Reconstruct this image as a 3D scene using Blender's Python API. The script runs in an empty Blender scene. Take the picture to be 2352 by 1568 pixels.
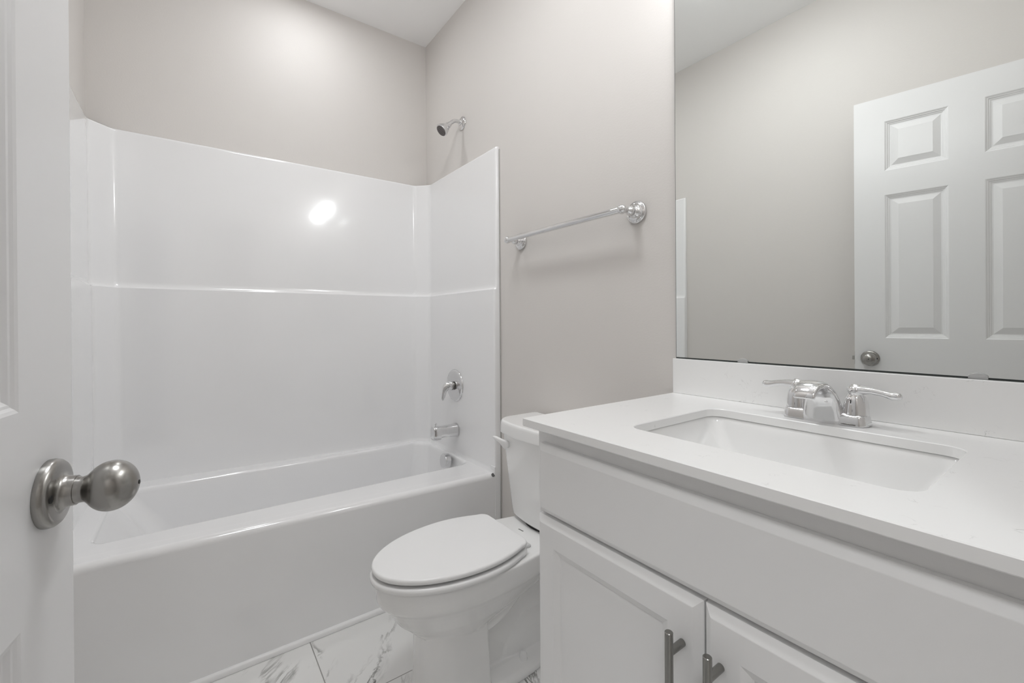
import bpy, bmesh, math, random
from mathutils import Vector, Matrix

S = bpy.context.scene
COL = S.collection
PI = math.pi

# ------------------------------------------------------------------ camera, world, exposure
YAW, PITCH, ROLL = math.radians(53.835), math.radians(-0.125), math.radians(-0.368)
F_PX, CY_PX = 1006.28, 742.34
CAM = Vector((2.4088, -1.1349, 1.1024))
fw = Vector((-math.sin(YAW)*math.cos(PITCH), math.cos(YAW)*math.cos(PITCH), math.sin(PITCH)))
rt = Vector((math.cos(YAW), math.sin(YAW), 0))
up = rt.cross(fw)
rt2 = rt*math.cos(ROLL) + up*math.sin(ROLL)
up2 = -rt*math.sin(ROLL) + up*math.cos(ROLL)
cam_data = bpy.data.cameras.new('camera')
cam_data.sensor_width = 36
cam_data.lens = F_PX*36/2352
cam_data.shift_y = -(784-CY_PX)/2352
cam_data.clip_start = 0.01
cam = bpy.data.objects.new('camera', cam_data)
COL.objects.link(cam)
m3 = Matrix((rt2, up2, -fw)).transposed()
cam.matrix_world = Matrix.Translation(CAM) @ m3.to_4x4()
S.camera = cam

W = bpy.data.worlds.new('world'); S.world = W; W.use_nodes = True
W.node_tree.nodes['Background'].inputs[0].default_value = (1, 1, 1, 1)
W.node_tree.nodes['Background'].inputs[1].default_value = 0.05
S.view_settings.view_transform = 'Standard'
S.view_settings.look = 'None'
S.view_settings.gamma = 1
S.view_settings.use_curve_mapping = False
S.view_settings.exposure = 0.28
S.cycles.max_bounces = 14
S.cycles.diffuse_bounces = 8
S.cycles.glossy_bounces = 8
S.cycles.sample_clamp_indirect = 4
S.cycles.caustics_reflective = False

DOWNLIGHT_E = 58.0     # strength of the recessed lens over the tub
GLOBE_E = 28.0         # strength of each frosted globe over the mirror
FILL_DOME_E = 20.0             # strength of the unseen dome added to the ceiling as fill
HALL_FILL_E = 37.0           # strength of the unseen lamp placed in the hall as fill

# room dimensions
ZC, D, XR = 2.743, 1.4737, 2.457     # ceiling, depth of the room (wall_near at y=-D), right wall
DOOR_Y0, DOOR_Y1, DOOR_H = -1.385, -0.655, 2.062

# ------------------------------------------------------------------ materials
def new_mat(name):
    m = bpy.data.materials.new(name); m.use_nodes = True
    return m, m.node_tree.nodes, m.node_tree.links, m.node_tree.nodes['Principled BSDF']

def simple(name, col, rough, metal=0.0, coat=0.0, bump=None, spec=0.5, ior=1.5):
    m, n, l, p = new_mat(name)
    p.inputs['Base Color'].default_value = (*col, 1)
    p.inputs['Roughness'].default_value = rough
    p.inputs['Metallic'].default_value = metal
    p.inputs['Coat Weight'].default_value = coat
    p.inputs['Coat Roughness'].default_value = 0.03
    p.inputs['IOR'].default_value = ior
    p.inputs['Specular IOR Level'].default_value = spec
    if bump:
        scale, strength, dist = bump
        g = n.new('ShaderNodeNewGeometry')
        t = n.new('ShaderNodeTexNoise'); t.inputs['Scale'].default_value = scale; t.inputs['Detail'].default_value = 3
        b = n.new('ShaderNodeBump'); b.inputs['Strength'].default_value = strength; b.inputs['Distance'].default_value = dist
        l.new(g.outputs['Position'], t.inputs['Vector']); l.new(t.outputs['Fac'], b.inputs['Height'])
        l.new(b.outputs['Normal'], p.inputs['Normal'])
    return m

def emit(name, col, strength):
    m, n, l, p = new_mat(name)
    p.inputs['Base Color'].default_value = (.8, .8, .8, 1)
    p.inputs['Emission Color'].default_value = (*col, 1)
    p.inputs['Emission Strength'].default_value = strength
    return m

M = {}
M['wall'] = simple('greige_wall_paint', (.66, .634, .610), .58, bump=(160, .12, .002), spec=.5)
M['hall_wall'] = simple('greige_hall_paint', (.66, .634, .61), .6)
M['ceiling'] = simple('flat_white_ceiling_paint', (.93, .93, .93), .9, bump=(120, .1, .002), spec=.2)
M['trim'] = simple('white_trim_paint', (.86, .86, .86), .35)
M['door'] = simple('white_door_paint', (.84, .84, .845), .30, bump=(260, .06, .001))
M['fiberglass'] = simple('white_gelcoat', (.85, .85, .855), .14, coat=1.0, bump=(7, .05, .003))
M['fiberglass'].node_tree.nodes['Principled BSDF'].inputs['Coat Roughness'].default_value = .07
M['china'] = simple('white_vitreous_china', (.85, .85, .845), .10, coat=.5)
M['seat'] = simple('white_seat_plastic', (.84, .84, .84), .22)
M['grey_plastic'] = simple('grey_hinge_plastic', (.62, .62, .62), .4)
M['cabinet'] = simple('white_cabinet_paint', (.82, .82, .82), .42, bump=(300, .04, .001))
M['chrome'] = simple('polished_chrome', (.76, .76, .765), .035, metal=1)
M['nickel'] = simple('brushed_satin_nickel', (.36, .35, .335), .26, metal=1)
M['steel'] = simple('dark_brushed_steel', (.30, .295, .28), .24, metal=1)
M['dark'] = simple('dark_hole', (.015, .015, .015), .6)
M['nozzle'] = simple('grey_spray_face', (.16, .145, .14), .5)
M['rubber'] = simple('dark_grey_plug', (.10, .10, .10), .5)
M['caulk'] = simple('grey_caulk', (.42, .41, .39), .7)  # the caulk's own grey, darker than the wall paint
M['clear'] = simple('clear_plastic', (.93, .93, .93), .08)
M['clear'].node_tree.nodes['Principled BSDF'].inputs['Transmission Weight'].default_value = .7
M['globe'] = emit('frosted_glowing_glass', (.965, .985, 1), GLOBE_E)
M['lens'] = emit('glowing_downlight_lens', (.965, .985, 1), DOWNLIGHT_E)
M['hall_fill_lens'] = emit('glowing_hall_fill_lens', (.965, .985, 1), HALL_FILL_E)
M['fill_dome_lens'] = emit('glowing_fill_dome_lens', (.965, .985, 1), FILL_DOME_E)
M['edge'] = simple('dark_mirror_edge', (.02, .025, .022), .3)
M['stamp'] = simple('grey_stamp_ink', (.16, .16, .16), .6)

m, n, l, p = new_mat('silvered_mirror_glass')
p.inputs['Base Color'].default_value = (.865, .885, .87, 1)
p.inputs['Metallic'].default_value = 1; p.inputs['Roughness'].default_value = 0.004
M['mirror'] = m

def quartz():
    m, n, l, p = new_mat('white_quartz_fine_grey_veins')
    p.inputs['Roughness'].default_value = .22
    g = n.new('ShaderNodeNewGeometry')
    def noise(scale, detail, dist=0):
        t = n.new('ShaderNodeTexNoise'); t.inputs['Scale'].default_value = scale
        t.inputs['Detail'].default_value = detail; t.inputs['Distortion'].default_value = dist
        l.new(g.outputs['Position'], t.inputs['Vector']); return t
    def ramp(src, stops):
        r = n.new('ShaderNodeValToRGB'); e = r.color_ramp.elements
        e[0].position, e[0].color = stops[0][0], (stops[0][1],)*3+(1,)
        e[1].position, e[1].color = stops[-1][0], (stops[-1][1],)*3+(1,)
        for q, c in stops[1:-1]:
            x = e.new(q); x.color = (c, c, c, 1)
        l.new(src, r.inputs[0]); return r
    v = ramp(noise(26, 5, 1.4).outputs['Fac'], [(.490, 0), (.499, 1), (.501, 1), (.510, 0)])
    k = ramp(noise(30, 2).outputs['Fac'], [(.60, 0), (.78, 1)])
    mu = n.new('ShaderNodeMath'); mu.operation = 'MULTIPLY'
    l.new(v.outputs[0], mu.inputs[0]); l.new(k.outputs[0], mu.inputs[1])
    mx = n.new('ShaderNodeMix'); mx.data_type = 'RGBA'
    mx.inputs[6].default_value = (.84, .84, .835, 1); mx.inputs[7].default_value = (.50, .50, .495, 1)
    l.new(mu.outputs[0], mx.inputs[0]); l.new(mx.outputs[2], p.inputs['Base Color'])
    return m
M['quartz'] = quartz()

def marble():
    m, n, l, p = new_mat('marble_look_floor_tile')
    p.inputs['Roughness'].default_value = .25
    g = n.new('ShaderNodeNewGeometry')
    sx = n.new('ShaderNodeSeparateXYZ'); l.new(g.outputs['Position'], sx.inputs[0])
    def math_(op, a, b):
        q = n.new('ShaderNodeMath'); q.operation = op
        for i, v in enumerate((a, b)):
            if isinstance(v, (int, float)): q.inputs[i].default_value = v
            else: l.new(v, q.inputs[i])
        return q.outputs[0]
    tx = math_('ADD', sx.outputs['Y'], .8116+6.10)
    ty = math_('ADD', sx.outputs['X'], -1.095+.68)
    cb = n.new('ShaderNodeCombineXYZ'); l.new(tx, cb.inputs[0]); l.new(ty, cb.inputs[1])
    br = n.new('ShaderNodeTexBrick'); br.offset = .1646; br.offset_frequency = 2; br.squash = 1
    br.inputs['Scale'].default_value = 1; br.inputs['Mortar Size'].default_value = .0017
    br.inputs['Mortar Smooth'].default_value = .1; br.inputs['Brick Width'].default_value = .61
    br.inputs['Row Height'].default_value = .34; br.inputs['Bias'].default_value = 0
    br.inputs['Color1'].default_value = (0, 0, 0, 1); br.inputs['Color2'].default_value = (1, 1, 1, 1)
    l.new(cb.outputs[0], br.inputs['Vector'])
    # every tile shows another cut of the slab
    off = n.new('ShaderNodeVectorMath'); off.operation = 'SCALE'; off.inputs['Scale'].default_value = 4.3
    l.new(br.outputs['Color'], off.inputs[0])
    ad = n.new('ShaderNodeVectorMath'); ad.operation = 'ADD'
    l.new(g.outputs['Position'], ad.inputs[0]); l.new(off.outputs[0], ad.inputs[1])
    mp = n.new('ShaderNodeMapping'); mp.inputs['Scale'].default_value = (.42, 1, 1)
    vr = n.new('ShaderNodeVectorRotate'); vr.rotation_type = 'Z_AXIS'; vr.inputs['Angle'].default_value = math.radians(-142)
    l.new(ad.outputs[0], vr.inputs['Vector']); l.new(vr.outputs[0], mp.inputs[0])
    def noise(scale, detail, dist, vec):
        t = n.new('ShaderNodeTexNoise'); t.inputs['Scale'].default_value = scale
        t.inputs['Detail'].default_value = detail; t.inputs['Distortion'].default_value = dist
        t.inputs['Roughness'].default_value = .62
        l.new(vec, t.inputs['Vector']); return t.outputs['Fac']
    def ramp(src, stops):
        r = n.new('ShaderNodeValToRGB'); e = r.color_ramp.elements
        e[0].position, e[0].color = stops[0][0], (stops[0][1],)*3+(1,)
        e[1].position, e[1].color = stops[-1][0], (stops[-1][1],)*3+(1,)
        for q, c in stops[1:-1]:
            x = e.new(q); x.color = (c, c, c, 1)
        l.new(src, r.inputs[0]); return r.outputs[0]
    fine = ramp(noise(7, 10, .9, mp.outputs[0]), [(.455, 0), (.497, 1), (.503, 1), (.53, 0)])
    patch = ramp(noise(3.6, 3, .4, mp.outputs[0]), [(.485, 0), (.61, 1)])
    clump = ramp(noise(16, 9, .6, mp.outputs[0]), [(.50, 0), (.66, 1)])
    core = ramp(noise(3.6, 3, .4, mp.outputs[0]), [(.545, 0), (.66, .8)])
    veins = math_('MAXIMUM', math_('MULTIPLY', fine, patch), math_('MULTIPLY', clump, core))
    mx = n.new('ShaderNodeMix'); mx.data_type = 'RGBA'
    mx.inputs[6].default_value = (.82, .82, .81, 1); mx.inputs[7].default_value = (.15, .147, .138, 1)
    l.new(veins, mx.inputs[0])
    gm = n.new('ShaderNodeMix'); gm.data_type = 'RGBA'; gm.inputs[7].default_value = (.36, .355, .34, 1)
    l.new(br.outputs['Fac'], gm.inputs[0]); l.new(mx.outputs[2], gm.inputs[6])
    l.new(gm.outputs[2], p.inputs['Base Color'])
    b = n.new('ShaderNodeBump'); b.inputs['Strength'].default_value = .6; b.inputs['Distance'].default_value = .002; b.invert = True
    l.new(br.outputs['Fac'], b.inputs['Height']); l.new(b.outputs['Normal'], p.inputs['Normal'])
    return m
M['marble'] = marble()

# ------------------------------------------------------------------ builders
class MB:
    """collects vertices and faces of one mesh"""
    def __init__(s): s.v, s.f = [], []
    def add(s, vs, fs):
        o = len(s.v); s.v += [tuple(q) for q in vs]; s.f += [tuple(i+o for i in f) for f in fs]; return s
    def box(s, x0, x1, y0, y1, z0, z1):
        vs = [(x, y, z) for z in (z0, z1) for y in (y0, y1) for x in (x0, x1)]
        return s.add(vs, [(0, 2, 3, 1), (4, 5, 7, 6), (0, 1, 5, 4), (2, 6, 7, 3), (0, 4, 6, 2), (1, 3, 7, 5)])
    def loft(s, loops, cap0=True, cap1=True, ring=False, closed=True):
        k = len(loops[0]); vs = [q for lp in loops for q in lp]; fs = []
        L = len(loops)
        for i in range(L if ring else L-1):
            a, b = i*k, ((i+1) % L)*k
            for j in range(k if closed else k-1):
                j2 = (j+1) % k
                fs.append((a+j, a+j2, b+j2, b+j))
        if cap0 and not ring: fs.append(tuple(reversed(range(k))))
        if cap1 and not ring: fs.append(tuple((L-1)*k+i for i in range(k)))
        return s.add(vs, fs)
    def lathe(s, prof, org, axis, seg=40, cap0=True, cap1=True):
        a = Vector(axis).normalized(); u = a.orthogonal().normalized(); w = a.cross(u); o = Vector(org)
        loops = [[o + a*h + (u*math.cos(t) + w*math.sin(t))*r for t in [2*PI*i/seg for i in range(seg)]] for r, h in prof]
        return s.loft(loops, cap0, cap1)
    def tube(s, path, rads, seg=20, up=(0, 0, 1), power=2.0, caps=True, across=None):
        """rads: (half width, half height) or radius at each point; section kept upright by `up`"""
        P = [Vector(q) for q in path]; loops = []
        U = Vector(up)
        for i, q in enumerate(P):
            t = (P[min(i+1, len(P)-1)] - P[max(i-1, 0)]).normalized()
            side = Vector(across) if across else t.cross(U).normalized(); nn = side.cross(t).normalized()
            r = rads[i] if isinstance(rads, (list, tuple)) else rads
            a, b = (r if isinstance(r, (list, tuple)) else (r, r))
            lp = []
            for j in range(seg):
                th = 2*PI*j/seg; c, d = math.cos(th), math.sin(th)
                lp.append(q + side*(a*math.copysign(abs(c)**(2/power), c)) + nn*(b*math.copysign(abs(d)**(2/power), d)))
            loops.append(lp)
        return s.loft(loops, caps, caps)
    def obj(s, name, mat, parent=None, smooth=40, bevel=None, tf=None, subsurf=0, wn=True):
        me = bpy.data.meshes.new(name)
        vs = [tf(Vector(q)) for q in s.v] if tf else s.v
        me.from_pydata([tuple(q) for q in vs], [], s.f)
        bm = bmesh.new(); bm.from_mesh(me)
        bmesh.ops.remove_doubles(bm, verts=bm.verts, dist=1e-6)
        bmesh.ops.recalc_face_normals(bm, faces=bm.faces)
        bm.to_mesh(me); bm.free()
        o = bpy.data.objects.new(name, me); COL.objects.link(o)
        me.materials.append(mat)
        if smooth:
            me.polygons.foreach_set('use_smooth', [True]*len(me.polygons))
            me.set_sharp_from_angle(angle=math.radians(smooth))
        if bevel:
            b = o.modifiers.new('bevel', 'BEVEL'); b.width = bevel[0]; b.segments = bevel[1]
            b.limit_method = 'ANGLE'; b.angle_limit = math.radians(35); b.harden_normals = False
        if smooth and wn:
            q = o.modifiers.new('weighted', 'WEIGHTED_NORMAL'); q.keep_sharp = True; q.weight = 90; q.mode = 'FACE_AREA'
        if subsurf:
            q = o.modifiers.new('subsurf', 'SUBSURF'); q.levels = subsurf; q.render_levels = subsurf
        if parent is not None: adopt(o, parent)
        return o

ROOTS = {}
def adopt(o, parent):
    o.parent = parent
    o.matrix_parent_inverse = Matrix.Translation(-world_loc(parent))
def world_loc(o):
    v = Vector(o.location)
    return v + (0*v if o.parent is None else Vector((0, 0, 0)))
def thing(name, label, cat, loc, group=None, kind=None):
    o = bpy.data.objects.new(name, None); COL.objects.link(o)
    o.location = loc; o.empty_display_size = .05
    o['label'] = label; o['category'] = cat
    if group: o['group'] = group
    if kind: o['kind'] = kind
    return o
def tag(o, label, cat, group=None, kind=None):
    o['label'] = label; o['category'] = cat
    if group: o['group'] = group
    if kind: o['kind'] = kind
    return o
def struct(o, label, cat):
    return tag(o, label, cat, kind='structure')

def rrect(x0, x1, y0, y1, r, z, n=8):
    """rounded rectangle loop (counter-clockwise), r: one radius or four (x1y1, x0y1, x0y0, x1y0)"""
    rs = r if isinstance(r, (list, tuple)) else (r,)*4
    out = []
    for (cx, cy, a0, q) in ((x1, y1, 0, rs[0]), (x0, y1, 90, rs[1]), (x0, y0, 180, rs[2]), (x1, y0, 270, rs[3])):
        ox = cx - q if cx == x1 else cx + q
        oy = cy - q if cy == y1 else cy + q
        for i in range(n+1):
            a = math.radians(a0 + 90*i/n)
            out.append((ox + q*math.cos(a), oy + q*math.sin(a), z))
    return out

def rect_nest(u0, u1, v0, v1, steps):
    """nested rectangles: steps of (inset, depth) -> loops of (u, v, depth)"""
    return [[(u0+i, v0+i, d), (u1-i, v0+i, d), (u1-i, v1-i, d), (u0+i, v1-i, d)] for i, d in steps]

# ------------------------------------------------------------------ the room
T = .115
HX1, HY0, HY1 = 3.75, -2.45, .55        # the hall outside the doorway
o = MB().box(-T, HX1+T, HY0-T, HY1+T, -.1, 0).obj('floor', M['marble']); struct(o, 'marble look tile floor with grey veins', 'floor')
o = MB().box(-T, HX1+T, HY0-T, HY1+T, ZC, ZC+.1).obj('ceiling', M['ceiling']); struct(o, 'flat white painted ceiling overhead', 'ceiling')
o = MB().box(-T, 0, -D-T, T, 0, ZC).obj('wall_left', M['wall']); struct(o, 'greige wall behind the long side of the tub', 'wall')
o = MB().box(0, XR+T, 0, T, 0, ZC).obj('wall_far', M['wall']); struct(o, 'greige wall with the shower head, towel bar and mirror', 'wall')
mb = MB().box(0, XR+T, -D-T, -D, 0, ZC)
o = mb.obj('wall_near', M['wall']); struct(o, 'greige wall opposite the mirror, behind the open door', 'wall')
mb = MB().box(XR, XR+T, -D, DOOR_Y0, 0, ZC).box(XR, XR+T, DOOR_Y1, 0, 0, ZC).box(XR, XR+T, DOOR_Y0, DOOR_Y1, DOOR_H, ZC)
o = mb.obj('wall_right', M['wall']); struct(o, 'greige wall with the doorway, at the right end of the vanity', 'wall')
o = MB().box(XR+T, HX1, HY1, HY1+T, 0, ZC).obj('wall_hall_far', M['hall_wall']); struct(o, 'greige hall wall beyond the doorway, mirror side', 'wall')
o = MB().box(XR+T, HX1, HY0-T, HY0, 0, ZC).obj('wall_hall_near', M['hall_wall']); struct(o, 'greige hall wall beyond the doorway, door side', 'wall')
o = MB().box(HX1, HX1+T, HY0-T, HY1+T, 0, ZC).obj('wall_hall_end', M['hall_wall']); struct(o, 'greige hall wall facing the doorway', 'wall')
mb = MB().box(XR, XR+T, HY0, -D-T, 0, ZC).box(XR, XR+T, T, HY1, 0, ZC)
o = mb.obj('wall_hall_side', M['hall_wall']); struct(o, 'greige hall wall on either side of the bathroom', 'wall')
# baseboards
o = MB().box(.80, 1.672, -.013, 0, 0, .085).obj('baseboard_far', M['trim'], bevel=(.004, 2)); struct(o, 'white baseboard behind the toilet', 'baseboard')
o = MB().box(.80, XR, -D, -D+.013, 0, .085).obj('baseboard_near', M['trim'], bevel=(.004, 2)); struct(o, 'white baseboard behind the open door', 'baseboard')
# door casing on the hall side and jamb
mb = MB()
mb.box(XR+T, XR+T+.016, DOOR_Y0-.057, DOOR_Y0, 0, DOOR_H+.057).box(XR+T, XR+T+.016, DOOR_Y1, DOOR_Y1+.057, 0, DOOR_H+.057)
mb.box(XR+T, XR+T+.016, DOOR_Y0, DOOR_Y1, DOOR_H, DOOR_H+.057)
o = mb.obj('trim_1', M['trim'], bevel=(.003, 2)); struct(o, 'white casing around the doorway', 'trim')

# thin quarter round along the foot of the tub
prof = [(0, .0012), (.0125, .0012), (.0125, .006), (.0115, .012), (.008, .0165), (.003, .0185), (0, .019)]
mb = MB().loft([[(.7595+a, y, b) for a, b in prof] for y in (-D, -.0005)])
o = mb.obj('trim_2', M['trim'], smooth=50); struct(o, 'white shoe moulding along the foot of the tub', 'trim')

# ------------------------------------------------------------------ bathtub with its surround
tub = thing('bathtub', 'glossy white tub in the alcove with three high surround walls', 'bathtub', (.38, -D/2, 0))
XA = .7595                                  # face of the apron
def rim_z(y): return .4205 + .0225*(-y)
RIM0 = .4205
def shear(q):                               # the rim rises slightly towards the near end
    return Vector((q.x, q.y, q.z + (rim_z(q.y)-RIM0)*max(0, min(1, q.z/RIM0))))
# apron: profile swept along y
R = .022
ap = [(XA-.03, 0), (XA, 0), (XA+.001, .02), (XA+.004, RIM0-R)]
for i in range(1, 9):
    a = math.radians(90*i/8); ap.append((XA+.004-R+R*math.cos(a), RIM0-R+R*math.sin(a)))
ap += [(XA-.10, RIM0), (XA-.10, RIM0-.02), (XA-.03, RIM0-.05)]
ys = [-.001 - (D-.002)*i/12 for i in range(13)]
MB().loft([[(a, y, b) for a, b in ap] for y in ys]).obj('apron', M['fiberglass'], tub, smooth=35, tf=shear)
# deck and basin in one sweep of nested loops
BX0, BX1, BY0, BY1 = .064, .562, -1.380, -.056
def basin(z, i0, i1, j0, j1, r):
    return [(x + .045*(-y), y, zz) for x, y, zz in rrect(BX0+i0, BX1-i1, BY0+j0, BY1-j1, r, z, 8)]
loops = [rrect(.012, XA-.05, -D+.003, -.003, .03, RIM0, 8),
         rrect(.03, XA-.06, -D+.02, -.02, .05, RIM0+.0002, 8)]
for r_, z_, i_ in ((.085, 0, -.012), (.083, -.0012, -.007), (.08, -.004, -.003), (.078, -.009, 0), (.075, -.018, .0025)):
    loops.append(basin(RIM0+z_, i_, i_, i_, i_, (.055, .075, .06, .05)))
loops.append(basin(.30, .020, .010, .075, .014, (.06, .08, .07, .06)))
loops.append(basin(.17, .034, .020, .155, .028, (.07, .09, .09, .07)))
loops.append(basin(.10, .050, .034, .205, .045, (.09, .10, .10, .09)))
loops.append(basin(.075, .085, .070, .245, .085, (.09, .10, .10, .09)))
loops.append(basin(.07, .16, .15, .35, .2, (.05, .05, .05, .05)))
MB().loft(loops, cap0=False, cap1=True).obj('basin', M['fiberglass'], tub, smooth=60, tf=shear)

# surround: a plan path (three sides with chamfered, softened corners) swept through the heights
def plan(d, r=.066):
    """inner face of the surround, d off the studs; from the far front edge round to the near front edge"""
    x0, y0, y1, xe, xn = .004+d, -.005-d, -D+.005+d, XA+.0045, XA+.024
    def soft(pa, pb, pc, rad, k):
        pa, pb, pc = map(Vector, (pa, pb, pc)); a = (pa-pb).normalized(); c = (pc-pb).normalized()
        s_, e_ = pb + a*min(rad, (pa-pb).length*.85), pb + c*min(rad, (pc-pb).length*.85)
        return [((1-t)**2*s_ + 2*t*(1-t)*pb + t*t*e_) for t in [i/k for i in range(k+1)]]
    out = [Vector((xe-.0002, -.0005)), Vector((xe, -.004))]
    out += soft((xe, -.0005), (xe, y0), (x0, y0), .010, 6)
    c1a, c1b = (x0+r, y0), (x0, y0-r)
    out += soft((xe, y0), c1a, c1b, .016, 6) + soft(c1a, c1b, (x0, y1), .016, 6)
    c2a, c2b = (x0, y1+r), (x0+r, y1)
    out += soft(c1b, c2a, c2b, .016, 6) + soft(c2a, c2b, (xn, y1), .016, 6)
    out += soft((x0, y1), (xn, y1), (xn, -D+.0005), .010, 6)
    out += [Vector((xn, -D+.004)), Vector((xn-.0002, -D+.0005))]
    return out
ZT, ZL = 1.902, 1.2545
levels = [(RIM0-.012, .034), (RIM0+.004, .031), (RIM0+.012, .0285), (RIM0+.022, .027), (ZL-.0012, .0245), (ZL, .0238), (ZL+.003, .0205), (ZL+.008, .0178), (ZL+.016, .0155), (ZL+.026, .0145),
          (ZL+.05, .0142), (ZT-.010, .0130), (ZT-.004, .0122), (ZT-.001, .010), (ZT, .007), (ZT, .0002)]
loops = []
for z, d in levels:
    loops.append([(q.x, q.y, z) for q in plan(max(d, .0005))])
# sides that run down past the deck to the floor at the front flange
sur = MB().loft(loops, cap0=False, cap1=False, closed=False).obj('surround', M['fiberglass'], tub, smooth=45)
sur['label'] = 'three glossy white surround walls with a shelf line'
# narrow front flange below the deck, closing the surround to the floor
for y0, y1, xf in ((-.034, -.0005, .0040), (-D+.0005, -D+.030, .0235)):
    MB().box(XA-.03, XA+xf, y0, y1, 0, RIM0+.03).obj('flange', M['fiberglass'], tub, bevel=(.003, 2))
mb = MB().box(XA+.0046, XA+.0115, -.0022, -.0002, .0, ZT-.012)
mb.obj('caulk_line', M['caulk'], tub)
# overflow cover and floor drain
MB().lathe([(.0, 0), (.030, 0), (.036, .0), (.036, .026), (.0345, .0285), (.030, .0295), (.0, .0295)], (.398, BY1-.022, .396), (0, -1, .10), 48, False, False).obj('overflow_cover', M['chrome'], tub, smooth=35)
MB().lathe([(.0, 0), (.036, 0), (.036, .003), (.030, .005), (.012, .004), (.0, .004)], (.36, -.32, .0765), (0, 0, 1), 32, False, False).obj('drain', M['chrome'], tub)
MB().lathe([(0, -.002), (.0085, -.002), (.0085, .0012), (.007, .002), (.003, .002), (.0028, .0006), (0, .0006)], (XA-.0005, -.040, RIM0-.0062), (.72, 0, .70), 28, False, False).obj('screw_plug', M['rubber'], tub)

# ------------------------------------------------------------------ shower fittings
sh = thing('shower', 'chrome shower head on a bent arm, high above the tub', 'shower', (.433, 0, 2.13))
c0 = Vector((.433, 0, 2.131))
MB().lathe([(0, 0), (.034, 0), (.034, .003), (.031, .007), (.022, .011), (.0135, .013), (.0125, .017), (0, .017)], c0, (0, -1, 0), 40, False, False).obj('flange', M['chrome'], sh)
pts = [(0, .004), (.018, .004), (.034, .0035), (.046, .001), (.057, -.006), (.068, -.016), (.077, -.0245)]
P_ = [(.433, -a, 2.131+b) for a, b in pts]
MB().tube(P_, .0098, 20, up=(1, 0, 0)).obj('arm', M['chrome'], sh)
ax = Vector((0, -.72, -.70)).normalized()
j0 = Vector((.433, -.074, 2.1085))
MB().lathe([(0, 0), (.0115, 0), (.0115, .006), (.0105, .0075), (.0135, .009), (.0155, .013), (.0150, .018), (.0165, .022), (.0205, .030), (.0265, .042), (.0305, .054), (.0315, .062), (.0305, .0655), (.028, .066), (0, .066)], j0, ax, 40, False, False).obj('shower_head', M['chrome'], sh)
fc = j0 + ax*.0655
head_face = MB().lathe([(0, 0), (.0275, 0), (.0275, .0015), (.026, .0025), (0, .0025)], fc, ax, 40, False, False).obj('spray_face', M['nozzle'], sh)
mb = MB(); u_ = ax.orthogonal().normalized(); w_ = ax.cross(u_)
for k, rr in ((6, .007), (12, .014), (18, .0215)):
    for i in range(k):
        a = 2*PI*i/k + rr*40
        mb.lathe([(0, 0), (.0014, 0), (.0012, .002), (0, .002)], fc + ax*.0022 + (u_*math.cos(a)+w_*math.sin(a))*rr, ax, 8, False, False)
mb.obj('nozzles', M['dark'], head_face)

vl = thing('shower_valve', 'round chrome shower valve plate with a downward lever', 'valve', (.395, -.025, .777))
vc = Vector((.395, -.0314, .777))
MB().lathe([(0, 0), (.083, 0), (.083, .002), (.080, .006), (.072, .0085), (.040, .0105), (.030, .0115), (0, .0115)], vc, (0, -1, 0), 56, False, False).obj('escutcheon', M['chrome'], vl)
MB().lathe([(0, .008), (.0235, .008), (.0235, .011), (.019, .0125), (.019, .015), (.0225, .0165), (.0225, .0185), (.019, .020), (.019, .022), (.021, .0235), (.021, .026), (0, .026)], vc, (0, -1, 0), 32, False, False).obj('stem', M['steel'], vl)
lv = [(.0, .020, .0), (.0, .033, .003), (.0, .046, .002), (.0, .056, -.008), (.0, .063, -.024), (.0, .067, -.042), (.0, .0705, -.060), (.0, .0735, -.071)]
MB().tube([vc + Vector((a, -b, c)) for a, b, c in lv], [(.021, .020), (.0225, .021), (.021, .018), (.0175, .0125), (.013, .0072), (.0105, .0055), (.0085, .0045), (.004, .003)], 20, up=(1, 0, 0), power=2.3).obj('lever', M['chrome'], vl)

sp = thing('tub_spout', 'chrome tub spout with a diverter knob, below the valve', 'spout', (.405, -.025, .549))
sy = [(-.0321, .549, .030, .031), (-.035, .549, .031, .032), (-.040, .5492, .031, .032), (-.060, .5495, .029, .030), (-.085, .5505, .027, .0285), (-.110, .5515, .0255, .0285),
      (-.128, .551, .025, .0305), (-.1285, .5475, .025, .034), (-.150, .5475, .0245, .035), (-.164, .5480, .024, .034), (-.1675, .5485, .022, .032), (-.1685, .549, .018, .027)]
MB().loft([[(.405 + a*math.copysign(abs(math.cos(t))**.62, math.cos(t)), y, z + b*math.copysign(abs(math.sin(t))**.62, math.sin(t))) for t in [2*PI*i/36 for i in range(36)]] for y, z, a, b in sy]).obj('spout_body', M['chrome'], sp, smooth=50)
MB().lathe([(0, 0), (.0028, 0), (.0028, .010), (.007, .0125), (.007, .0155), (.005, .017), (0, .017)], (.405, -.150, .581), (0, 0, 1), 20, False, False).obj('diverter_knob', M['chrome'], sp)

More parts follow.
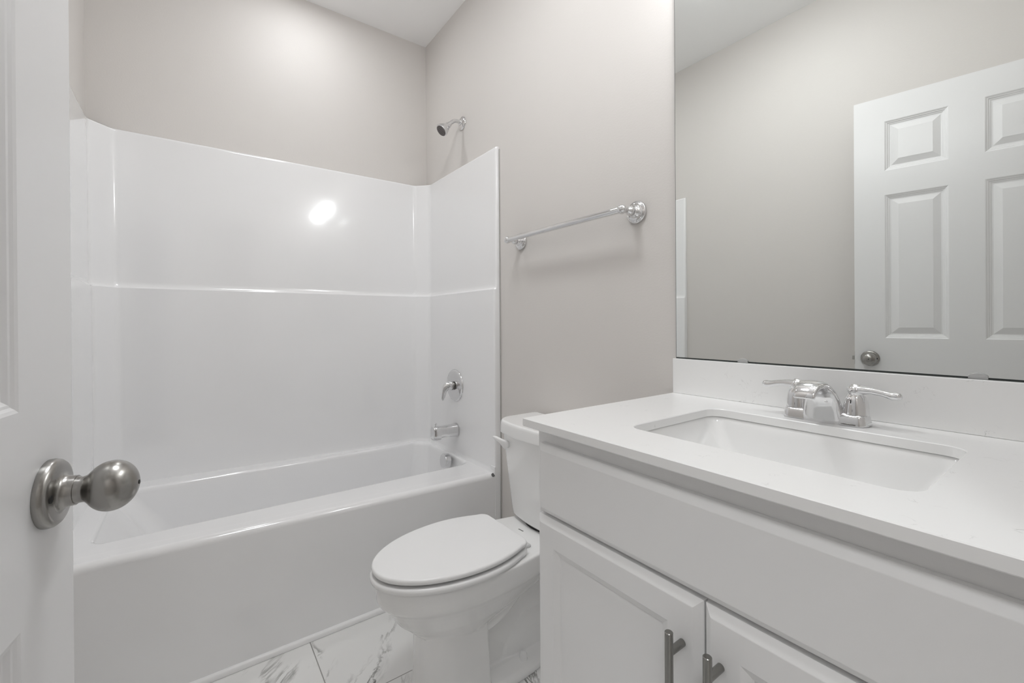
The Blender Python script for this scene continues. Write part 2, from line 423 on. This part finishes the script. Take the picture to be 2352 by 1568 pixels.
# ------------------------------------------------------------------ towel bar
tb = thing('towel_bar', 'chrome towel bar with round wall plates beside the mirror', 'towel bar', (1.228, 0, 1.4455))
BZ, BY = 1.4458, -.071
for bx in (.9275, 1.5285):
    MB().lathe([(0, 0), (.0355, 0), (.0355, .005), (.0345, .0075), (.0325, .009), (.0315, .0085), (.030, .0095), (.028, .012), (.024, .0135), (.0215, .0132), (.0195, .0145), (.0185, .018), (.0165, .020), (.0155, .0195), (.0135, .021),
                (.012, .025), (.0128, .028), (.0152, .033), (.0155, .037), (.0145, .041), (.0115, .046), (.0085, .050), (.0075, .0535), (.0088, .056), (.0088, .062), (0, .062)],
               (bx, 0, BZ), (0, -1, 0), 44, False, False).obj('post', M['chrome'], tb, smooth=50)
    sg = 16
    MB().lathe([(max(.0146*math.sin(PI*i/sg), 0), -.0146*math.cos(PI*i/sg)) for i in range(sg+1)], (bx-.002, BY, BZ), (0, -1, 0), 32, False, False).obj('end_ball', M['chrome'], tb, smooth=60)
MB().lathe([(0, 0), (.0104, 0), (.0104, .588), (0, .588)], (.932, BY, BZ), (1, 0, 0), 32, False, False).obj('bar', M['chrome'], tb)

# ------------------------------------------------------------------ toilet
XC = 1.218
tl = thing('toilet', 'white two piece toilet with closed lid between tub and vanity', 'toilet', (XC, -.42, 0))
def outline(vf, vc, w, wd, vb, z, cr=.03, pf=2.0, pr=2.0, n=20):
    """egg outline seen from above; v is the distance from the far wall"""
    right = []
    for i in range(n+1):                       # tip -> widest
        t = PI/2*i/n
        right.append((w*math.sin(t)**(2/pf), vc + (vf-vc)*max(0, math.cos(t))**(2/pf)))
    for i in range(1, n+1):                    # widest -> rear
        t = i/n
        right.append((w + (wd-w)*t**pr, vc + (vb+cr-vc)*t))
    for i in range(1, 8):                      # rear corner
        t = PI/2*i/7
        right.append((wd - cr + cr*math.cos(t), vb + cr - cr*math.sin(t)))
    return [(XC+u, -v, z) for u, v in right + [(-u, v) for u, v in reversed(right[1:])]]

mb = MB()
mb.loft([outline(.724, .470, .1560, .106, .085, .3850, .04),
         outline(.728, .470, .1600, .110, .082, .3815, .04),
         outline(.728, .470, .1600, .110, .082, .3550, .04),
         outline(.7265, .470, .1592, .109, .084, .3300, .04),
         outline(.724, .470, .1578, .108, .085, .3240, .04),
         outline(.7185, .470, .1545, .106, .088, .3185, .04),
         outline(.711, .469, .1500, .101, .095, .3110, .04),
         outline(.700, .467, .1430, .094, .105, .2960, .04),
         outline(.672, .462, .1290, .078, .170, .2550, .04, pr=1.6),
         outline(.640, .468, .1100, .056, .260, .2250, .03, pr=1.5),
         outline(.622, .475, .0980, .050, .320, .2050, .03, pr=1.5)])
# front foot: a column with its rear edges cut square
def foot(z, f, h): return outline(.608+f, .520, h, h, .430-.010*(1-z/.25), z, .006, 2.7, 2.0)
mb.loft([foot(.245, .002, .086), foot(.215, 0, .094), foot(.19, 0, .0965), foot(.10, .002, .099), foot(.03, .004, .103), foot(0, .006, .105)])
# core below the bowl and foot plate
mb.loft([outline(.58, .44, .050, .045, .11, z) for z in (.35, .25, .12, .0)])
mb.loft([outline(.58, .36, .121, .098, .11, 0, .05), outline(.58, .36, .121, .098, .11, .010, .05), outline(.578, .36, .118, .095, .112, .018, .05), outline(.57, .36, .105, .083, .12, .0255, .05), outline(.56, .36, .07, .06, .13, .036, .05)])
# trapway swelling on both sides
for sgn in (-1, 1):
    rib = [(.048, .470, .188), (.050, .430, .192), (.052, .390, .202), (.053, .360, .218), (.054, .320, .247), (.054, .285, .284), (.053, .25, .325)]
    mb.tube([(XC+sgn*q[0], -q[1], q[2]) for q in rib], [(.042, .020), (.043, .020), (.043, .021), (.042, .022), (.041, .023), (.040, .024), (.038, .024)], 24, across=(1, 0, 0), power=2.6)
mb.loft([outline(vf, .25, w, w*.92, .13, z, .03, pf=2.3) for z, vf, w in ((0, .400, .064), (.050, .392, .063), (.075, .380, .062), (.105, .357, .060), (.130, .328, .056), (.148, .302, .050), (.160, .286, .044), (.18, .281, .041), (.26, .281, .040), (.335, .286, .042))])
bowl = mb.obj('bowl', M['china'], tl, smooth=0)
r_ = bowl.modifiers.new('fuse', 'REMESH'); r_.mode = 'VOXEL'; r_.voxel_size = .0024; r_.use_smooth_shade = True
s_ = bowl.modifiers.new('soften', 'SMOOTH'); s_.factor = .5; s_.iterations = 12
for sgn in (-1, 1):
    MB().lathe([(.0, 0), (.0145, 0), (.0145, .003), (.0128, .008), (.0120, .019), (.0095, .0245), (.004, .0265), (0, .0268)], (XC+sgn*.080, -.2865, .0245), (0, 0, 1), 28, False, False).obj('bolt_cap', M['seat'], tl)
# seat and lid
def slab(name, z0, z1, vf, w, wd, vb, rnd, dome, mat):
    def ol(z, i): return outline(vf-i, .472, w-i, wd-i, vb+i, z, .032)
    lp = [ol(z0, rnd*.8), ol(z0+rnd*.35, rnd*.2), ol(z0+rnd, 0), ol(z1-rnd, 0)]
    for k in range(1, 6):
        t = PI/2*k/5
        lp.append(ol(z1-rnd+rnd*math.sin(t), rnd*(1-math.cos(t))))
    top = lp[-1]
    for f, g in ((.85, .45), (.6, .8), (.3, .96), (.1, 1)):
        lp.append([(XC+(x-XC)*f, -.5+(y+.5)*f, z1+dome*g) for x, y, z in top])
    return MB().loft(lp).obj(name, mat, tl, smooth=60)
slab('seat', .3855, .4040, .7440, .1700, .1368, .2955, .008, 0, M['seat'])
slab('lid', .4108, .4270, .7390, .1645, .1335, .294, .007, .002, M['seat'])
for sgn in (-1, 1):
    MB().box(XC+sgn*.084-.012, XC+sgn*.084+.012, -.300, -.264, .3845, .394).obj('hinge', M['grey_plastic'], tl, bevel=(.003, 2))
mb = MB()
for i in range(5):
    mb.box(1.192+i*.005, 1.1957+i*.005, -.2245+.0004*i, -.2205+.0004*i, .3848, .3855)
mb.obj('stamp', M['stamp'], tl)
# tank: bow fronted, tapering down
def tank_loop(hw, v0, v1, bow, z, r=.035):
    base = rrect(-hw, hw, v0, v1, (r, r, .015, .015), z, 7)
    out = []
    for i, q in enumerate(base):
        out.append(q)
        if i % 8 == 7:                         # the four straight sides
            q2 = base[(i+1) % len(base)]
            out += [(q[0]+(q2[0]-q[0])*k/14, q[1]+(q2[1]-q[1])*k/14, z) for k in range(1, 14)]
    return [(XC+x, -(y - bow*max(0, (y-v0)/(v1-v0))*(x/hw)**2), z) for x, y, z in out]
tk = [(.125, .045, .183, .016, .3950, .035), (.136, .035, .191, .018, .3970, .038), (.142, .030, .195, .020, .4035, .04), (.147, .028, .199, .021, .44, .04),
      (.164, .026, .211, .023, .60, .04), (.1735, .025, .218, .024, .698, .04)]
MB().loft([tank_loop(*q) for q in tk]).obj('tank', M['china'], tl, smooth=50)
ld = [(.1760, .022, .222, .026, .6950, .045), (.1825, .016, .2295, .026, .6965, .05), (.1845, .014, .2315, .026, .7025, .05), (.1825, .016, .2295, .026, .732, .05), (.1812, .0175, .228, .026, .7385, .05),
      (.1785, .020, .2255, .026, .7420, .048), (.1735, .025, .2205, .026, .7435, .045)]
MB().loft([tank_loop(*q) for q in ld]).obj('tank_lid', M['china'], tl, smooth=50)
MB().loft([outline(.185, .15, .07, .06, .09, z) for z in (.382, .40)]).obj('tank_gasket', M['dark'], tl)
fl = MB().lathe([(0, 0), (.0135, 0), (.0135, .006), (.0115, .010), (0, .010)], (1.1055, -.2045, .658), (-.1, -1, 0), 24, False, False).obj('flush_lever', M['seat'], tl)
MB().tube([(1.1110, -.211, .6545), (1.1065, -.219, .6605), (1.0970, -.227, .6690), (1.0850, -.233, .6752), (1.0720, -.237, .6795), (1.0610, -.239, .6812)],
          [(.0075, .0165), (.0075, .0160), (.0065, .0115), (.006, .0085), (.0055, .0068), (.0028, .0035)], 18, up=(0, -.3, 1), power=2.4).obj('handle', M['seat'], fl)

# ------------------------------------------------------------------ vanity cabinet
XV0, XV1 = 1.675, 2.449
YF = -.528                                     # face frame
ZK0, ZK1 = .8806, .898
va = thing('vanity_cabinet', 'white shaker vanity cabinet with two doors under the quartz top', 'vanity', ((XV0+XV1)/2, -.27, 0))
mb = MB().box(XV0, XV0+.016, YF+.002, -.002, .0, ZK0-.0004).box(XV1-.016, XV1, YF+.002, -.002, 0, ZK0-.0004).box(XV0, XV1, -.012, -.002, 0, ZK0-.0004).box(XV0, XV1, YF+.02, -.01, .10, .116).box(XV0+.016, XV1-.016, YF+.06, YF+.075, 0, .10)
mb.obj('carcass', M['cabinet'], va)
mb = MB().box(XV0, XV0+.038, YF, YF+.019, .0, ZK0-.0004).box(XV1-.038, XV1, YF, YF+.019, 0, ZK0-.0004)
mb.box(XV0+.038, XV1-.038, YF, YF+.019, .83, ZK0-.0004).box(XV0+.038, XV1-.038, YF, YF+.019, .675, .722).box(XV0+.038, XV1-.038, YF, YF+.019, .09, .13)
mb.obj('face_frame', M['cabinet'], va, smooth=0)
YD = -.5485                                    # front of doors and false drawer
def front(name, x0, x1, z0, z1, steps, parent):
    loops = rect_nest(x0, x1, z0, z1, steps)
    return MB().loft([[(u, YD + d, v) for u, v, d in lp] for lp in loops]).obj(name, M['cabinet'], parent, smooth=30)
edge = [(0, .0198), (0, .0105), (.0015, .0085), (.0115, .0008), (.0135, 0)]
ff = front('false_drawer_front', 1.692, 2.432, .7045, .8475, edge, va)
shk = edge + [(.0535, 0), (.0545, .0006), (.0560, .0012), (.0630, .0046), (.0665, .0062), (.0680, .0085)]
for (x0, x1, hx) in ((1.689, 2.0597, 2.031), (2.0626, 2.432, 2.0895)):
    dr = front('door', x0, x1, .105, .6975, shk, va)
    h = thing_h = MB().lathe([(0, 0), (.0052, 0), (.006, .0008), (.006, .156), (.0052, .1568), (0, .1568)], (hx, YD-.0335, .498), (0, 0, 1), 28, False, False).obj('handle', M['steel'], dr)
    for hz in (.528, .6245):
        MB().lathe([(0, 0), (.0056, 0), (.0056, .0335), (0, .0335)], (hx, YD, hz), (0, -1, 0), 24, False, False).obj('handle_post', M['steel'], dr)

# countertop with the sink cut out
SX0, SX1, SY0, SY1 = 1.8525, 2.2765, -.4505, -.1435
CX0, CX1, CY0, CY1 = 1.6645, 2.4555, -.5641, -.0005
def cut_loop(z, off=0, n=8): return rrect(SX0-off, SX1+off, SY0-off, SY1+off, .030+off, z, n)
def ctr_loop(z, off):
    inner = cut_loop(z); cx, cy = (SX0+SX1)/2, (SY0+SY1)/2
    x0, x1, y0, y1 = CX0+off, CX1-off, CY0+off, CY1-off
    n = 9; out = []
    for i in range(36):
        k, j = divmod(i, n)                   # corner k, step j: run along both adjoining sides to the corner
        corner = [(x1, y1), (x0, y1), (x0, y0), (x1, y0)][k]
        px, py = inner[i][0], inner[i][1]
        if k in (0, 2): first, second = (corner[0], py), (px, corner[1])
        else: first, second = (px, corner[1]), (corner[0], py)
        if j < 4: out.append((*[first[q] + (corner[q]-first[q])*j/4 for q in (0, 1)], z))
        elif j == 4: out.append((*corner, z))
        else: out.append((*[corner[q] + (second[q]-corner[q])*(j-4)/4 for q in (0, 1)], z))
    return out
c_ = .0014
loops = [cut_loop(ZK0), cut_loop(ZK1-c_), cut_loop(ZK1, c_), ctr_loop(ZK1, c_), ctr_loop(ZK1-c_, 0), ctr_loop(ZK0+.0016, 0), ctr_loop(ZK0, .0016)]
o = MB().loft(loops, ring=True).obj('countertop', M['quartz'], smooth=30)
tag(o, 'white quartz vanity top with fine grey veins', 'countertop')
o = MB().box(CX0, CX1, -.0197, -.0005, ZK1+.0002, .9961).obj('backsplash', M['quartz'], bevel=(.0012, 2))
tag(o, 'low quartz backsplash strip below the mirror', 'backsplash')

# undermount sink
sk = thing('sink', 'rectangular white undermount sink set below the quartz top', 'sink', ((SX0+SX1)/2, (SY0+SY1)/2, ZK0-.14))
def sl(z, i, r, j=None):
    j = i if j is None else j
    return rrect(SX0+i, SX1-i, SY0+j, SY1-j, r, z, 8)
ZS = ZK0-.0012
lp = [sl(ZS-.012, -.022, .05), sl(ZS, -.022, .05), sl(ZS, -.006, .034), sl(ZS-.002, -.003, .032), sl(ZS-.010, .001, .030, .001), sl(ZS-.022, .007, .028, .003), sl(ZS-.060, .032, .026, .008), sl(ZS-.095, .056, .026, .014),
      sl(ZS-.110, .068, .028, .020), sl(ZS-.118, .082, .03, .032), sl(ZS-.122, .11, .03, .06), sl(ZS-.125, .190, .006, .138)]
MB().loft(lp, cap0=False).obj('basin', M['china'], sk, smooth=60)
MB().lathe([(0, 0), (.030, 0), (.030, .002), (.024, .004), (.012, .003), (0, .006)], ((SX0+SX1)/2, (SY0+SY1)/2+.01, ZS-.1245), (0, 0, 1), 32, False, False).obj('drain', M['chrome'], sk)

# faucet
FX, FY = 2.063, -.0885
fa = thing('faucet', 'chrome two handle faucet behind the sink', 'faucet', (FX, FY, ZK1))
def fb(z, i, r): return rrect(FX-.0735+i, FX+.0735-i, FY-.0265+i, FY+.0265-i, max(r-i, .002), z, 8)
MB().loft([fb(ZK1+.0003, .001, .016), fb(ZK1+.002, 0, .016), fb(ZK1+.016, .0025, .016), fb(ZK1+.020, .0045, .016), fb(ZK1+.0225, .009, .017), fb(ZK1+.0230, .014, .017)]).obj('base', M['chrome'], fa, smooth=50)
path = [(-.100, .8985, .0375, .0200), (-.101, .912, .0365, .0195), (-.1035, .928, .0335, .0178), (-.1085, .944, .0300, .0155), (-.1175, .958, .0270, .0132), (-.131, .9685, .0248, .0112), (-.147, .975, .0232, .0098), (-.163, .9765, .0222, .0090), (-.177, .974, .0213, .0080), (-.187, .9685, .0205, .0068), (-.1935, .9615, .0195, .0056), (-.1955, .9555, .0185, .0042), (-.1958, .9535, .0165, .0026)]
MB().tube([(FX, a, b) for a, b, _, _ in path], [(c, d) for _, _, c, d in path], 32, across=(1, 0, 0), power=2.6).obj('spout', M['chrome'], fa, smooth=60)
MB().lathe([(0, 0), (.0095, 0), (.0095, .006), (.0075, .007), (0, .007)], (FX, -.1785, .9645), (0, -.25, -1), 24, False, False).obj('aerator', M['dark'], fa)
for sgn in (-1, 1):
    hx = FX + sgn*.0508
    hb = MB().lathe([(0, 0), (.0215, 0), (.0212, .004), (.0205, .014), (.0188, .026), (.0160, .034), (.0125, .0385), (.0118, .041), (0, .041)], (hx, FY, ZK1+.0215), (0, 0, 1), 36, False, False).obj('handle', M['chrome'], fa, smooth=50)
    MB().lathe([(0, -.002), (.0125, -.002), (.0142, .002), (.0146, .007), (.0130, .012), (.0085, .0150), (.0078, .0160), (.0066, .0178), (0, .0186)], (hx, FY, ZK1+.0615), (0, 0, 1), 32, False, False).obj('hub', M['chrome'], hb, smooth=60)
    q = [(.002, .0690), (.014, .0690), (.026, .0690), (.038, .0675), (.048, .0650), (.056, .0632), (.063, .0635), (.068, .0645), (.070, .065)]
    w = [(.0110, .0085), (.0105, .0082), (.0085, .0068), (.0075, .0062), (.0078, .0066), (.0088, .0076), (.0090, .0078), (.0068, .0060), (.002, .0018)]
    MB().tube([(hx+sgn*a, FY-.002, ZK1+b) for a, b in q], w, 20, up=(0, 0, 1)).obj('lever', M['chrome'], hb, smooth=60)

# ------------------------------------------------------------------ mirror and its clips
MX0, MX1, MZ0, MZ1 = 1.6668, 2.447, .9985, 2.062
mi = thing('wall_mirror', 'large frameless mirror above the quartz backsplash', 'mirror', ((MX0+MX1)/2, 0, MZ0))
MB().box(MX0, MX1, -.0060, -.0008, .9964, MZ1).obj('backing', M['edge'], mi)
MB().box(MX0+.0012, MX1-.0012, -.0062, -.0057, MZ0+.0012, MZ1-.0012).obj('glass', M['mirror'], mi)
def clip(x, label):
    prof = [(-.0125, 0), (.0125, 0), (.0125, .0045)] + [(.0125*math.cos(a), .0045+.0062*math.sin(a)) for a in [PI*i/10 for i in range(1, 10)]] + [(-.0125, .0045)]
    o = MB().loft([[(x+a, y, .9965+b) for a, b in prof] for y in (-.0105, -.0063)]).obj('mirror_clip', M['clear'], bevel=(.0008, 2))
    tag(o, label, 'clip', group='clips along the lower mirror edge')
clip(1.8575, 'small clear plastic clip at the lower mirror edge, left of the faucet')
clip(2.2690, 'small clear plastic clip at the lower mirror edge, right of the faucet')

# ------------------------------------------------------------------ the open door
DA = .1725
dd = Vector((math.cos(DA), -math.sin(DA), 0)); dn = Vector((math.sin(DA), math.cos(DA), 0))
E0 = Vector((1.7399, -1.2409, 0)); DW, DT, DZ0, DZ1 = .700, .035, .012, 2.0496
def dtf(q): return E0 + dd*q.x + dn*q.y + Vector((0, 0, q.z))     # x along the door, y off its face
hinge_pt = E0 + dd*DW
dr = thing('door_1', 'white six panel door standing open at the left', 'door', (hinge_pt.x, hinge_pt.y, 0), kind='structure')
us = [0, .1024, .2956, .3934, .5866, DW]
zs = [DZ0, .235, .832, 1.0257, 1.6330, 1.7350, 1.9450, DZ1]
pst = [(0, 0), (.003, -.0012), (.0055, -.0030), (.0080, -.0034), (.0115, -.0062), (.0140, -.0066), (.0175, -.0085), (.0215, -.0088), (.0430, -.0022), (.0445, -.0016)]
mb = MB()
for side in (0, 1):
    def pt(u, v, d): return (u, d if side == 0 else -DT-d, v)
    for i in range(5):
        for j in range(7):
            u0, u1, v0, v1 = us[i], us[i+1], zs[j], zs[j+1]
            if i in (1, 3) and j in (1, 3, 5):
                mb.loft([[pt(u, v, d) for u, v, d in lp] for lp in rect_nest(u0, u1, v0, v1, pst)], cap0=False)
            else:
                mb.add([pt(u0, v0, 0), pt(u1, v0, 0), pt(u1, v1, 0), pt(u0, v1, 0)], [(0, 1, 2, 3)])
for i in range(5):
    for zz in (DZ0, DZ1): mb.add([(us[i], 0, zz), (us[i+1], 0, zz), (us[i+1], -DT, zz), (us[i], -DT, zz)], [(0, 1, 2, 3)])
for j in range(7):
    for uu in (0, DW): mb.add([(uu, 0, zs[j]), (uu, 0, zs[j+1]), (uu, -DT, zs[j+1]), (uu, -DT, zs[j])], [(0, 1, 2, 3)])
mb.obj('door_leaf', M['door'], dr, smooth=0, tf=dtf)
KU, KZ = .0528, .9372
def knob(side):
    sg = 1 if side == 0 else -1
    y0 = 0 if side == 0 else -DT
    k = MB().lathe([(0, 0), (.0328, 0), (.0330, .003), (.0322, .0065), (.0300, .0090), (.0265, .0100), (.0205, .0105), (.0175, .0115), (.0155, .0140), (.0147, .0175), (.0143, .0215), (.0120, .0217), (0, .0217)], (KU, y0, KZ), (0, sg, 0), 56, False, False).obj('door_knob', M['nickel'], dr, smooth=40, tf=dtf)
    egg = [(0, .0205), (.0130, .0205), (.0132, .0225), (.0126, .0245), (.0127, .0275), (.0135, .0295)]
    for i in range(1, 25):                     # an egg: an ellipse about .0487 off the face
        t = math.radians(-52 + 142*i/24)
        egg.append((.0252*max(0, math.cos(t)) if i < 24 else 0, .0487 + .0218*math.sin(t)))
    MB().lathe(egg, (KU, y0, KZ), (0, sg, 0), 56, False, False).obj('knob_grip', M['nickel'], k, smooth=60, tf=dtf)
    MB().lathe([(0, 0), (.0022, 0), (.0022, .0012), (0, .0012)], (KU, y0+sg*.0697, KZ), (0, sg, 0), 16, False, False).obj('pin_hole', M['dark'], k, tf=dtf)
    MB().lathe([(0, 0), (.0036, 0), (.0036, .0008), (0, .0008)], (KU+.0225, y0+sg*.0099, KZ), (0, sg, 0), 20, False, False).obj('screw_hole', M['dark'], k, tf=dtf)
knob(0); knob(1)
MB().box(-.0012, .0005, -.030, -.005, KZ-.028, KZ+.028).obj('latch_plate', M['nickel'], dr, tf=dtf)
MB().box(-.0105, 0, -.024, -.011, KZ-.009, KZ+.009).obj('latch_bolt', M['nickel'], dr, bevel=(.002, 2), tf=dtf)
for hz in (.25, 1.05, 1.85):
    MB().lathe([(0, 0), (.006, 0), (.006, .089), (0, .089)], (DW+.003, .003, hz-.0445), (0, 0, 1), 16, False, False).obj('hinge', M['nickel'], dr, tf=dtf)

# ------------------------------------------------------------------ lamps
LX, LY = .375, -.68
rl = thing('recessed_light', 'round recessed ceiling light above the tub', 'ceiling light', (LX, LY, ZC))
MB().lathe([(.064, 0), (.064, .003), (.070, .006), (.088, .006), (.092, .0)], (LX, LY, ZC-.0005), (0, 0, -1), 48, False, False).obj('trim_ring', M['trim'], rl)
MB().lathe([(0, 0), (.0645, 0), (.0645, .002), (0, .002)], (LX, LY, ZC-.0005), (0, 0, -1), 48, False, False).obj('lens', M['lens'], rl)
vlx, vly, vlz = 2.06, -.125, 2.165
vt = thing('vanity_light', 'chrome bar light with three glowing globes above the mirror', 'wall light', (vlx, 0, vlz))
MB().box(vlx-.28, vlx+.28, -.022, -.0005, vlz-.055, vlz+.055).obj('back_plate', M['chrome'], vt, bevel=(.006, 3))
for dx in (-.2, 0, .2):
    MB().lathe([(0, 0), (.017, 0), (.017, .055), (.024, .058), (.024, .066), (0, .066)], (vlx+dx, -.021, vlz), (0, -1, 0), 28, False, False).obj('socket', M['chrome'], vt)
    MB().lathe([(max(.0001, .048*math.sin(PI*i/20)), -.048*math.cos(PI*i/20)) for i in range(21)], (vlx+dx, vly, vlz), (0, 0, 1), 32, False, False).obj('globe', M['globe'], vt, smooth=80)
fx, fy = 1.46, -.72
fn = thing('fill_dome_light', 'round white fill dome added unseen on the ceiling between tub and vanity', 'ceiling light', (fx, fy, ZC))  # added lamp out of view, lifts the floor, tank and lower walls
MB().lathe([(.205, 0), (.205, .016), (.198, .020), (.186, .020)], (fx, fy, ZC-.0005), (0, 0, -1), 56, False, False).obj('trim_ring', M['trim'], fn)
MB().lathe([(.1985, .012), (.1985, .026), (.18, .045), (.14, .058), (.08, .066), (0, .069)], (fx, fy, ZC-.0005), (0, 0, -1), 56, True, False).obj('lens', M['fill_dome_lens'], fn)
hl = thing('hall_fill_light', 'round unseen fill light placed on the hall ceiling', 'ceiling light', (3.05, -1.75, ZC))  # unseen lamp, set to fill the cabinet front through the doorway
MB().lathe([(0, 0), (.17, 0), (.17, .02), (.15, .03), (0, .045)], (3.05, -1.75, ZC-.0005), (0, 0, -1), 48, False, False).obj('lens', M['hall_fill_lens'], hl)
